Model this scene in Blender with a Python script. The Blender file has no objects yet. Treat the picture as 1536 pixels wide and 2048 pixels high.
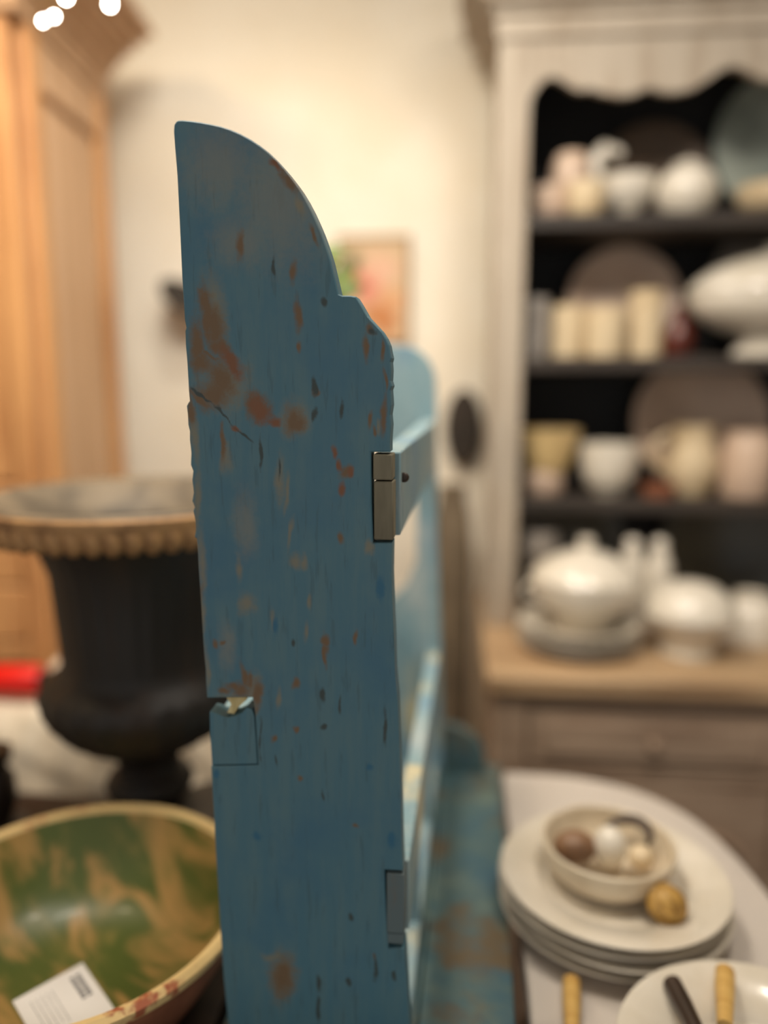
import bpy, bmesh, math, random
from mathutils import Vector, Matrix
random.seed(7)
R = math.radians
S = bpy.context.scene
C = S.collection

# ------------------------------------------------------------------ camera
EYE = Vector((0, 0, 1.45)); PITCH = R(9.5); FPX = 1538.0
cam = bpy.data.cameras.new('camera'); camo = bpy.data.objects.new('camera', cam); C.objects.link(camo)
camo.location = EYE; camo.rotation_euler = (math.pi/2 - PITCH, 0, 0)
cam.sensor_fit = 'VERTICAL'; cam.sensor_height = 36; cam.lens = 36*FPX/2048
cam.clip_start = .02
cam.dof.use_dof = True; cam.dof.focus_distance = .60; cam.dof.aperture_fstop = cam.lens/26.0
cam.dof.aperture_blades = 0
S.camera = camo

# ------------------------------------------------------------------ light
W = bpy.data.worlds.new('world'); S.world = W; W.use_nodes = True
bg = W.node_tree.nodes['Background']; bg.inputs[0].default_value = (1.0, .96, .91, 1); bg.inputs[1].default_value = .50
S.view_settings.view_transform = 'Standard'; S.view_settings.look = 'None'
S.view_settings.exposure = 0.0; S.view_settings.gamma = 1.0; S.view_settings.use_curve_mapping = False
UNSEEN_LAMPS = [  # x, y, z, radius, watts, colour, aim
    (-.26, .74, 2.50, .20, 11.3, (1.0, .94, .84), (-.50, 2.1, 1.05)),
    (.42, .70, 2.50, .16, 8.5, (1.0, .92, .82), (.50, 1.6, .95)),
    (-1.02, .76, 2.55, .12, 8.5, (1.0, .76, .48), (-.95, 1.8, 1.5)),
    (-.24, 1.30, 2.62, .12, 7.0, (1.0, .92, .80), (-.34, 1.62, .8)),  # added fill for the cushions, rails and left wall
]
def lamp(x, y, z, r, w, col, aim):
    l = bpy.data.lights.new('unseen_spot', 'AREA'); l.shape = 'DISK'; l.size = 2*r; l.energy = w; l.color = col; l.spread = R(130)
    o = bpy.data.objects.new('unseen_spot_light', l); C.objects.link(o); o.location = (x, y, z)
    o.rotation_euler = (Vector(aim) - Vector((x, y, z))).to_track_quat('-Z', 'Y').to_euler()
for L in UNSEEN_LAMPS: lamp(*L)

# ------------------------------------------------------------------ pixel -> place in the room
FW = Vector((0, math.cos(PITCH), -math.sin(PITCH))); UP = Vector((0, math.sin(PITCH), math.cos(PITCH))); RT = Vector((1, 0, 0))
def ray(x, y): return RT*((x-768)/FPX) + UP*((1024-y)/FPX) + FW
def at(x, y, Y): d = ray(x, y); return EYE + d*(Y/d.y)
def atz(x, y, z): d = ray(x, y); return EYE + d*((z-EYE.z)/d.z)
class Frame:
    def __init__(s, o, a):
        s.o = Vector(o); s.a = a; s.ex = Vector((math.cos(a), math.sin(a), 0)); s.ey = Vector((-math.sin(a), math.cos(a), 0))
    def loc(s, x, y, z): return s.o + s.ex*x + s.ey*y + Vector((0, 0, z))
    def hit(s, px, py, c):   # local (x, z) where the line of sight meets the plane local y = c
        d = ray(px, py); t = ((s.o + s.ey*c - EYE).dot(s.ey))/d.dot(s.ey); p = EYE + d*t - s.o
        return p.dot(s.ex), p.z

# ------------------------------------------------------------------ materials
def srgb(r, g, b):
    f = lambda c: (c/255/12.92 if c/255 <= .04045 else ((c/255+.055)/1.055)**2.4)
    return (f(r), f(g), f(b), 1)
class NT:
    def __init__(s, name):
        s.m = bpy.data.materials.new(name); s.m.use_nodes = True; s.t = s.m.node_tree; s.p = s.t.nodes['Principled BSDF']
    def n(s, typ, **kw):
        n = s.t.nodes.new(typ)
        for k, v in kw.items():
            if k in n.inputs: n.inputs[k].default_value = v
            else: setattr(n, k, v)
        return n
    def l(s, a, b): s.t.links.new(a, b)
    def mix(s, fac, a, b):
        n = s.n('ShaderNodeMix', data_type='RGBA')
        for sock, v in ((n.inputs[0], fac), (n.inputs[6], a), (n.inputs[7], b)):
            if isinstance(v, (int, float, tuple)): sock.default_value = v
            else: s.l(v, sock)
        return n.outputs[2]
    def ramp(s, fac, lo, hi):
        n = s.n('ShaderNodeMapRange', interpolation_type='SMOOTHSTEP'); n.inputs[1].default_value = lo; n.inputs[2].default_value = hi
        s.l(fac, n.inputs[0]); return n.outputs[0]
    def coords(s, scale=(1, 1, 1), rot=(0, 0, 0)):
        tc = s.n('ShaderNodeTexCoord'); mp = s.n('ShaderNodeMapping'); mp.inputs['Scale'].default_value = scale; mp.inputs['Rotation'].default_value = rot
        s.l(tc.outputs['Object'], mp.inputs[0]); return mp.outputs[0]
    def noise(s, vec, scale, detail=4, rough=.6, dist=0):
        n = s.n('ShaderNodeTexNoise', Scale=scale, Detail=detail, Roughness=rough, Distortion=dist); s.l(vec, n.inputs['Vector']); return n.outputs['Fac']
    def bump(s, h, d=.001, st=1):
        b = s.n('ShaderNodeBump', Strength=st, Distance=d); s.l(h, b.inputs['Height']); s.l(b.outputs[0], s.p.inputs['Normal'])
def plain(name, col, rough=.5, col2=None, scale=12, stretch=(1, 1, 1), metal=0, bump=.0006, lo=.4, hi=.65, coat=0, spec=.5):
    m = NT(name); v = m.coords(stretch); f = m.noise(v, scale)
    c2 = col2 or tuple(int(c*.88) for c in col)
    m.l(m.mix(m.ramp(f, lo, hi), srgb(*col), srgb(*c2)), m.p.inputs['Base Color'])
    m.p.inputs['Roughness'].default_value = rough; m.p.inputs['Metallic'].default_value = metal
    m.p.inputs['Coat Weight'].default_value = coat; m.p.inputs['Specular IOR Level'].default_value = spec
    if bump: m.bump(f, bump)
    return m.m
M = {}
M['wall'] = plain('cream_plaster', (240, 232, 216), .8, (233, 221, 199), 1.6, bump=.002)
M['floor'] = plain('floor_boards', (120, 92, 66), .6, (92, 68, 46), 6, (1, .1, 1))
M['ceiling'] = plain('ceiling_paint', (235, 230, 220), .9)
M['pine'] = plain('honey_pine', (205, 152, 98), .5, (176, 122, 74), 5, (4, 4, .35))
M['pinepale'] = plain('pale_waxed_pine', (206, 168, 132), .55, (186, 148, 112), 5, (4, 4, .35))
M['pinedark'] = plain('dark_pine', (120, 84, 52), .6, (92, 62, 38), 5, (4, 4, .5))
M['whitewash'] = plain('whitewashed_oak', (182, 170, 154), .7, (164, 149, 131), 6, (3, 3, .5))
M['greyoak'] = plain('weathered_grey_brown_oak', (174, 151, 130), .65, (148, 124, 104), 6, (.6, 3, 4))
M['counteroak'] = plain('pale_worn_oak', (190, 160, 124), .55, (156, 126, 94), 6, (.5, 4, 4))
M['black'] = plain('charcoal_paint', (33, 33, 34), .75, (26, 26, 27), 6)
M['shelf'] = plain('dark_brown_shelf', (62, 54, 48), .5, (46, 39, 34), 7, (.5, 4, 4))
M['white'] = plain('white_porcelain', (228, 220, 206), .22, (216, 207, 190), 9, coat=.4, bump=0)
M['cream'] = plain('cream_earthenware', (222, 202, 168), .35, (206, 182, 144), 14, coat=.2, bump=0)
M['offwhite'] = plain('offwhite_earthenware', (222, 208, 184), .35, (206, 190, 164), 14, bump=0)
M['pinkcream'] = plain('pinkish_earthenware', (208, 182, 160), .4, (190, 164, 144), 8, bump=0)
M['yellowcream'] = plain('yellowware', (236, 206, 148), .35, (220, 190, 134), 10, bump=0)
M['greyware'] = plain('grey_stoneware', (160, 152, 144), .4, (138, 130, 122), 10, bump=0)
M['celadon'] = plain('grey_green_glaze', (176, 184, 174), .18, (140, 150, 142), 5, coat=.5, bump=0)
M['olive'] = plain('olive_dark_glaze', (66, 62, 48), .3, (48, 46, 36), 6, bump=0)
M['brownplate'] = plain('brown_wood_plate', (104, 86, 70), .5, (84, 68, 54), 8, (1, 5, 1))
M['redglass'] = plain('dark_red_glaze', (92, 34, 18), .25, (66, 22, 12), 8, bump=0)
M['terracotta'] = plain('terracotta', (150, 94, 66), .7, (126, 76, 52), 12)
M['iron'] = plain('black_cast_iron', (32, 27, 24), .55, (50, 34, 22), 9, (2, 2, .4), bump=.002, lo=.5, hi=.75)
M['greyiron'] = plain('grey_iron', (88, 80, 72), .5, (64, 57, 50), 12, metal=.4)
M['rust'] = plain('rust_brown_iron', (186, 142, 94), .6, (140, 102, 66), 26, bump=.002)
M['greytan'] = plain('grey_tan_worn_iron', (120, 106, 86), .6, (86, 76, 62), 18)
M['linen'] = plain('white_linen', (232, 220, 200), .95, (214, 200, 178), 30, bump=.002)
M['darkwood'] = plain('dark_wood', (52, 38, 28), .5, (36, 26, 18), 6, (4, 4, .5))
M['brown'] = plain('dark_brown_wood', (50, 40, 30), .6, (38, 30, 22), 8)
M['jar'] = plain('grey_brown_wall_shade', (124, 108, 86), .6, (98, 85, 68), 5)  # shade of the wall put into this colour
M['red'] = plain('bright_red_plastic', (236, 22, 8), .4, (226, 18, 6), 6, bump=0)
M['blackplastic'] = plain('black_plastic', (26, 26, 28), .4, bump=0)
M['bone'] = plain('yellowed_bone', (214, 176, 104), .35, (196, 154, 84), 10, (1, 6, 1), bump=0)
M['horn'] = plain('dark_horn', (70, 54, 44), .35, (50, 38, 30), 10, bump=0)
M['steel'] = plain('worn_steel', (190, 186, 180), .3, metal=1, bump=0)
M['gold'] = plain('gold_cane', (190, 150, 76), .5, (150, 112, 52), 60)
M['brownegg'] = plain('brown_wood_egg', (134, 100, 72), .45, (104, 76, 54), 8)
M['leaf'] = plain('green_leaf', (112, 128, 52), .45, (64, 88, 36), 14, bump=0)
M['stem'] = plain('green_stem', (70, 92, 40), .5)
M['tablewhite'] = plain('white_distressed_paint', (202, 193, 184), .6, (172, 164, 158), 7, lo=.55, hi=.75)
M['brass'] = plain('aged_brass', (140, 112, 66), .4, metal=.9)
M['barewood'] = plain('bare_grey_wood', (130, 124, 104), .8, (98, 92, 76), 24, (1, 1, .2), bump=.0006)
M['splinter'] = plain('fresh_split_wood', (232, 216, 164), .8, (196, 176, 120), 60, (1, 1, .3))
M['card'] = plain('white_card', (226, 222, 218), .7, (222, 217, 212), 4, bump=0)
M['ink'] = plain('grey_print', (74, 74, 78), .8, bump=0)
M['canvasedge'] = plain('brown_picture_frame', (150, 118, 84), .6)
def glass_mat():
    m = NT('clear_crystal'); m.p.inputs['Transmission Weight'].default_value = .9; m.p.inputs['Roughness'].default_value = .03
    m.p.inputs['Base Color'].default_value = (.95, .95, .95, 1); return m.m
M['crystal'] = glass_mat()
def emit(name, col, st):
    m = NT(name); m.p.inputs['Emission Color'].default_value = (*col, 1); m.p.inputs['Emission Strength'].default_value = st; return m.m
M['bulb'] = emit('lit_bulb', (1, .93, .82), 60)
M['addedlampface'] = emit('added_lamp_face', (1, .85, .65), 8)

def blue_paint(name, patches=(), worn=.0, wear=((134, 120, 96), (146, 164, 158)), hues=((76, 119, 136), (88, 124, 135), (68, 113, 136))):
    """worn blue paint: streaky colour, bare wood where the paint has gone, grey fade with painted ceiling sheen, each patch at its own place on the board"""
    m = NT(name); v = m.coords(); st = m.coords((1, 1, .12))
    f1 = m.noise(st, 60, 5, .65); f2 = m.noise(v, 9, 4); f3 = m.noise(st, 170, 3); fine = m.noise(v, 140, 4, .7)
    col = m.mix(m.ramp(f1, .38, .66), srgb(*hues[0]), srgb(*hues[1]))
    col = m.mix(m.ramp(f2, .45, .7), col, srgb(*hues[2]))
    g = m.n('ShaderNodeMath', operation='MULTIPLY'); g.inputs[1].default_value = .35; m.l(m.ramp(f3, .56, .66), g.inputs[0])
    col = m.mix(g.outputs[0], col, srgb(62, 88, 98))
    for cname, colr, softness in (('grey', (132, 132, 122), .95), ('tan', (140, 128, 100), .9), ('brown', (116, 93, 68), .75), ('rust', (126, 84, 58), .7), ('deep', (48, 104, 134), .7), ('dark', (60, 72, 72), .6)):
        if cname in patches:
            prev = m.n('ShaderNodeAttribute', attribute_name='worn_'+cname).outputs['Fac']  # worn_grey also carries the painted ceiling sheen
            ad = m.n('ShaderNodeMath', operation='MULTIPLY_ADD'); ad.inputs[1].default_value = 1.1; m.l(fine, ad.inputs[0]); 
            sb = m.n('ShaderNodeMath', operation='SUBTRACT'); sb.inputs[1].default_value = .55; m.l(prev, sb.inputs[0]); m.l(sb.outputs[0], ad.inputs[2])
            k = m.ramp(ad.outputs[0], 1.0 + softness*.3, 1.0 - softness)
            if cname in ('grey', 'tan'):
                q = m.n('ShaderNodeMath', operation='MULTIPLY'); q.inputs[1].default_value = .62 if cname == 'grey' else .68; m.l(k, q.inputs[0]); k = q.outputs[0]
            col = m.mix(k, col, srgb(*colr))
    if worn:
        w1 = m.noise(m.coords((1, 1, .5)), 9, 4, .55); col = m.mix(m.ramp(w1, worn, worn+.14), col, srgb(*wear[0]))
        w2 = m.noise(m.coords((1, 1, .5)), 13, 4, .55); col = m.mix(m.ramp(w2, worn, worn+.2), col, srgb(*wear[1]))
    m.l(col, m.p.inputs['Base Color']); m.p.inputs['Roughness'].default_value = .55
    m.bump(f1, .0006, .6)
    return m.m
def glaze_mat():
    m = NT('green_streaked_ochre_glaze'); r_ = m.coords((1, 1, .6), (0, 0, R(42)))
    mp = m.n('ShaderNodeMapping'); mp.inputs['Scale'].default_value = (1.1, 3.2, 1.6); m.l(r_, mp.inputs[0]); v = mp.outputs[0]
    f = m.noise(v, 7, 3, .5, .9); f2 = m.noise(v, 15, 4, .6, .8)
    col = m.mix(m.ramp(f, .385, .525), srgb(168, 134, 78), srgb(80, 92, 38))
    col = m.mix(m.ramp(f2, .5, .75), col, srgb(122, 114, 58))
    m.l(col, m.p.inputs['Base Color']); m.p.inputs['Roughness'].default_value = .38; m.p.inputs['Coat Weight'].default_value = .05
    m.bump(f2, .0008, .5); return m.m
def rim_mat():
    m = NT('chipped_cream_glaze'); v = m.coords(); f = m.noise(v, 20, 4)
    col = m.mix(m.ramp(f, .58, .66), srgb(226, 196, 138), srgb(170, 96, 66)); m.l(col, m.p.inputs['Base Color']); m.p.inputs['Roughness'].default_value = .35; return m.m
def picture_mat():
    m = NT('faded_flower_picture'); tc0 = m.coords()
    wn_ = m.n('ShaderNodeTexNoise', Scale=26, Detail=4); m.l(tc0, wn_.inputs['Vector'])
    wm = m.n('ShaderNodeVectorMath', operation='MULTIPLY_ADD'); wm.inputs[1].default_value = (.11, 0, .11); m.l(wn_.outputs['Color'], wm.inputs[0])
    sh_ = m.n('ShaderNodeVectorMath', operation='SUBTRACT'); sh_.inputs[1].default_value = (.055, 0, .055); m.l(tc0, sh_.inputs[0]); m.l(sh_.outputs[0], wm.inputs[2]); tc = wm.outputs[0]
    col = srgb(206, 176, 140); out = None
    prev = None
    for (x, z, r, c) in ((-.02, .02, .055, (214, 130, 110)), (.02, .06, .05, (222, 178, 150)), (.02, -.07, .06, (190, 122, 70)), (-.06, .08, .03, (80, 96, 52)), (.05, -.02, .04, (214, 160, 116))):
        mp = m.n('ShaderNodeMapping', vector_type='TEXTURE'); mp.inputs['Location'].default_value = (x, 0, z); mp.inputs['Scale'].default_value = (r, 1e3, r)
        m.l(tc, mp.inputs[0]); ln = m.n('ShaderNodeVectorMath', operation='LENGTH'); m.l(mp.outputs[0], ln.inputs[0])
        col = m.mix(m.ramp(ln.outputs['Value'], 1.1, .4), col, srgb(*c))
    m.l(col, m.p.inputs['Base Color']); m.p.inputs['Roughness'].default_value = .7; return m.m
M['glaze'] = glaze_mat(); M['rim'] = rim_mat(); M['picture'] = picture_mat()
M['blueworn'] = blue_paint('worn_blue_counter_paint', (), .5, wear=((98, 84, 62), (104, 122, 114)), hues=((70, 100, 106), (86, 108, 106), (58, 94, 110)))
M['bluefill'] = blue_paint('blue_filler_paint')
M['greyblue'] = plain('grey_blue_worn_paint', (96, 112, 116), .7, (112, 104, 94), 40, (1, 1, .3), lo=.5, hi=.7)
M['bluerail'] = blue_paint('blue_rail_paint', (), .53, wear=((206, 196, 160), (172, 184, 184)), hues=((128, 160, 170), (150, 172, 176), (116, 150, 172)))

# ------------------------------------------------------------------ mesh helpers
def link(name, bm, mat, parent=None, loc=(0, 0, 0), rot=(0, 0, 0), smooth=True, bevel=0):
    bmesh.ops.recalc_face_normals(bm, faces=bm.faces[:])
    me = bpy.data.meshes.new(name); bm.to_mesh(me); bm.free()
    if smooth:
        me.shade_auto_smooth(angle=R(38)) if hasattr(me, 'shade_auto_smooth') else [setattr(p, 'use_smooth', True) for p in me.polygons]
    me.materials.append(M[mat] if isinstance(mat, str) else mat)
    o = bpy.data.objects.new(name, me); C.objects.link(o); o.location = loc; o.rotation_euler = rot
    if smooth:
        for p in me.polygons: p.use_smooth = True
        try: me.set_sharp_from_angle(angle=R(40))
        except Exception: pass
    if parent: o.parent = parent
    if bevel:
        b = o.modifiers.new('soft_edges', 'BEVEL'); b.width = bevel; b.segments = 2; b.limit_method = 'ANGLE'; b.angle_limit = R(40)
    return o
def tag(o, label, cat, group=None):
    o['label'] = label; o['category'] = cat
    if group: o['group'] = group
    return o
def empty(name, label, cat, loc=(0, 0, 0), rz=0, group=None, rot=None):
    o = bpy.data.objects.new(name, None); C.objects.link(o); o.location = loc; o.rotation_euler = rot or (0, 0, rz); o.empty_display_size = .05
    return tag(o, label, cat, group)
def struct(o): o['kind'] = 'structure'; return o
def box(x0, y0, z0, x1, y1, z1, bm=None):
    bm = bm or bmesh.new()
    vs = [bm.verts.new((x, y, z)) for z in (z0, z1) for y in (y0, y1) for x in (x0, x1)]
    for f in ((0, 2, 3, 1), (4, 5, 7, 6), (0, 1, 5, 4), (2, 6, 7, 3), (0, 4, 6, 2), (1, 3, 7, 5)): bm.faces.new([vs[i] for i in f])
    return bm
def lathe(pts, n=48, bm=None, c=(0, 0, 0), flute=0, fz=(0, 0), fn=24):
    bm = bm or bmesh.new(); rings = []
    for (r, z) in pts:
        if r < 1e-5: rings.append([bm.verts.new((c[0], c[1], c[2]+z))]); continue
        ring = []
        for i in range(n):
            t = 2*math.pi*i/n; rr = r
            if flute and fz[0] <= z <= fz[1]: rr = r*(1 - flute*(.5+.5*math.cos(t*fn)))
            ring.append(bm.verts.new((c[0]+rr*math.cos(t), c[1]+rr*math.sin(t), c[2]+z)))
        rings.append(ring)
    for a, b in zip(rings, rings[1:]):
        if len(a) == 1 and len(b) == 1: continue
        for i in range(n):
            j = (i+1) % n
            if len(a) == 1: bm.faces.new((a[0], b[i], b[j]))
            elif len(b) == 1: bm.faces.new((a[i], b[0], a[j]))
            else: bm.faces.new((a[i], b[i], b[j], a[j]))
    return bm
def prism(pts, d0, d1, axis='y', bm=None):
    """outline pts in (x, z) extruded along y, or in (x, y) extruded along z"""
    bm = bm or bmesh.new()
    mk = (lambda p, d: (p[0], d, p[1])) if axis == 'y' else (lambda p, d: (p[0], p[1], d))
    a = [bm.verts.new(mk(p, d0)) for p in pts]; b = [bm.verts.new(mk(p, d1)) for p in pts]
    bm.faces.new(a); bm.faces.new(b[::-1]); n = len(pts)
    for i in range(n): bm.faces.new((a[i], b[i], b[(i+1) % n], a[(i+1) % n]))
    return bm
def tube(path, r, n=10, bm=None, closed=False):
    bm = bm or bmesh.new(); P = [Vector(p) for p in path]; rs = r if isinstance(r, (list, tuple)) else [r]*len(P); rings = []; prevn = None
    for i, p in enumerate(P):
        a = P[(i-1) % len(P)] if (closed or i > 0) else p; b = P[(i+1) % len(P)] if (closed or i < len(P)-1) else p
        t = (b-a).normalized()
        nn = (prevn - t*prevn.dot(t)) if prevn else t.orthogonal()
        nn.normalize(); prevn = nn; bn = t.cross(nn)
        rings.append([bm.verts.new(p + (nn*math.cos(2*math.pi*k/n) + bn*math.sin(2*math.pi*k/n))*rs[i]) for k in range(n)])
    m = len(rings)
    for i in range(m if closed else m-1):
        a, b = rings[i], rings[(i+1) % m]
        for k in range(n): bm.faces.new((a[k], a[(k+1) % n], b[(k+1) % n], b[k]))
    if not closed: bm.faces.new(rings[0][::-1]); bm.faces.new(rings[-1])
    return bm
def ball(r, sc=(1, 1, 1), c=(0, 0, 0), bm=None, n=20):
    bm = bm or bmesh.new()
    bmesh.ops.create_uvsphere(bm, u_segments=n, v_segments=n//2, radius=r, matrix=Matrix.Translation(c) @ Matrix.Diagonal((*sc, 1))); return bm
def spline(pts, k=6):
    out = []; n = len(pts)
    for i in range(n-1):
        p0, p1, p2, p3 = [Vector(pts[min(max(j, 0), n-1)]) for j in (i-1, i, i+1, i+2)]
        for s in range(k):
            t = s/k; out.append(.5*((2*p1) + (p2-p0)*t + (2*p0-5*p1+4*p2-p3)*t*t + (-p0+3*p1-3*p2+p3)*t**3))
    out.append(Vector(pts[-1])); return [tuple(v) for v in out]

# ------------------------------------------------------------------ the room
DA = R(-5)                                         # the back wall and the dresser are turned a little
DF = Frame((.242, 1.75, 0), DA)
wf = Frame((.0, 2.17, 0), DA)
def wallbox(name, x0, y0, z0, x1, y1, z1, fr, mat='wall'):
    return struct(link(name, box(x0, y0, z0, x1, y1, z1), mat, None, fr.o, (0, 0, fr.a), False))
wallbox('wall_back', -1.9, 0, 0, 2.2, .12, 2.9, wf)
wallbox('wall_left', -2.0, -3.2, 0, -1.88, .12, 2.9, wf)
wallbox('wall_right', 2.2, -3.2, 0, 2.32, .12, 2.9, wf)
wallbox('floor', -2.0, -3.2, -.1, 2.32, .12, 0, wf, 'floor')
wallbox('ceiling', -2.0, -3.2, 2.9, 2.32, .12, 3.0, wf, 'ceiling')
wallbox('baseboard_back', -1.88, -.018, 0, 2.2, 0, .12, wf, 'whitewash')
for i, (x, y, z, r, w, col, aim) in enumerate(UNSEEN_LAMPS):
    d = empty('added_pendant', ['added unseen pendant downlight over the middle of the room', 'added unseen pendant downlight over the plate table', 'added unseen warm pendant downlight beside the pine armoire', 'added unseen fill pendant over the rack and urn'][i], 'lamp', (x, y, z))  # unseen pendant fixtures added around the area lights
    link('added_pendant_housing', lathe([(0, .06), (r*.5, .06), (r+.02, .02), (r+.02, .004), (r+.012, .004), (r+.012, .016), (0, .016)], 32), 'greyiron', d)
    link('added_pendant_face', lathe([(0, .0158), (r, .0158), (r, .008), (0, .008)], 32), 'addedlampface', d)
    link('rod', tube([(0, 0, .0602), (0, 0, 2.8995-z)], .008, 10), 'greyiron', d)

# ------------------------------------------------------------------ blue plate rack (sharp, in front)
RA = R(-6.8)
o0 = at(785, 1000, .60)
ZB = .83
RF = Frame((o0.x, .60, ZB), RA)
def tr(px, py): return RF.hit(px, py, 0)
outline_px = [(352, 243), (356, 240.5), (364, 240), (382, 241.5), (400, 244), (420, 247.5), (440, 252), (460, 258.5), (480, 267), (500, 278), (520, 291), (538, 305), (556, 322), (571, 339),
    (585, 357), (598, 375), (610, 395), (622, 418), (632, 440), (641, 461), (648, 480), (655, 500), (661, 520), (667, 545), (672, 566), (677, 588), (685, 591), (700, 591), (712, 593),
    (722, 609), (735, 632), (750, 648), (763, 662), (772, 676), (778, 690), (780, 702), (783, 716), (781, 724), (782, 740), (781, 762), (784, 772), (781, 780), (783, 810), (780, 830), (782, 850), (780, 880), (780, 904),
    (742, 904), (743, 1000), (746, 1086), (784, 1086), (783, 1150), (785, 1210), (788, 1280), (790, 1350), (795, 1400), (797, 1450), (799, 1500), (802, 1600), (804, 1700), (806, 1742),
    (769, 1740), (772, 1820), (777, 1898), (809, 1896), (813, 1960), (818, 2048)]
left_px = [(456, 2048), (451, 2000), (447, 1960), (443, 1900), (440, 1850), (437, 1800), (434, 1750), (431, 1700), (428, 1640), (425, 1590), (422, 1533),
    (516, 1531), (513, 1480), (510, 1430), (505, 1395), (414, 1396),
    (412, 1370), (411, 1340), (408, 1310), (406, 1280), (403, 1230), (400, 1180), (397, 1140), (395, 1100), (393, 1078), (389, 1074), (391, 1060), (390, 1040), (386, 1022), (389, 1014), (384, 1002), (387, 985),
    (384, 960), (386, 942), (381, 930), (382, 905), (379, 880), (379, 862), (376, 850), (375, 830), (373, 812), (376, 806), (379, 802), (377, 780), (376, 760), (374, 725), (371, 690), (370, 662), (372, 655), (369, 640), (364, 560), (359, 450), (354, 350), (349, 290), (347, 262), (348, 249)]
op = [tr(*p) for p in outline_px]; lp = [tr(*p) for p in left_px]
bx = op[-1][0] + (op[-1][0]-op[-2][0])/(op[-1][1]-op[-2][1])*(0-op[-1][1])*.5
lx = lp[0][0] + .006
pts = op + [(bx, 0.0), (lx, 0.0)] + lp
TH = .020
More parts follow.
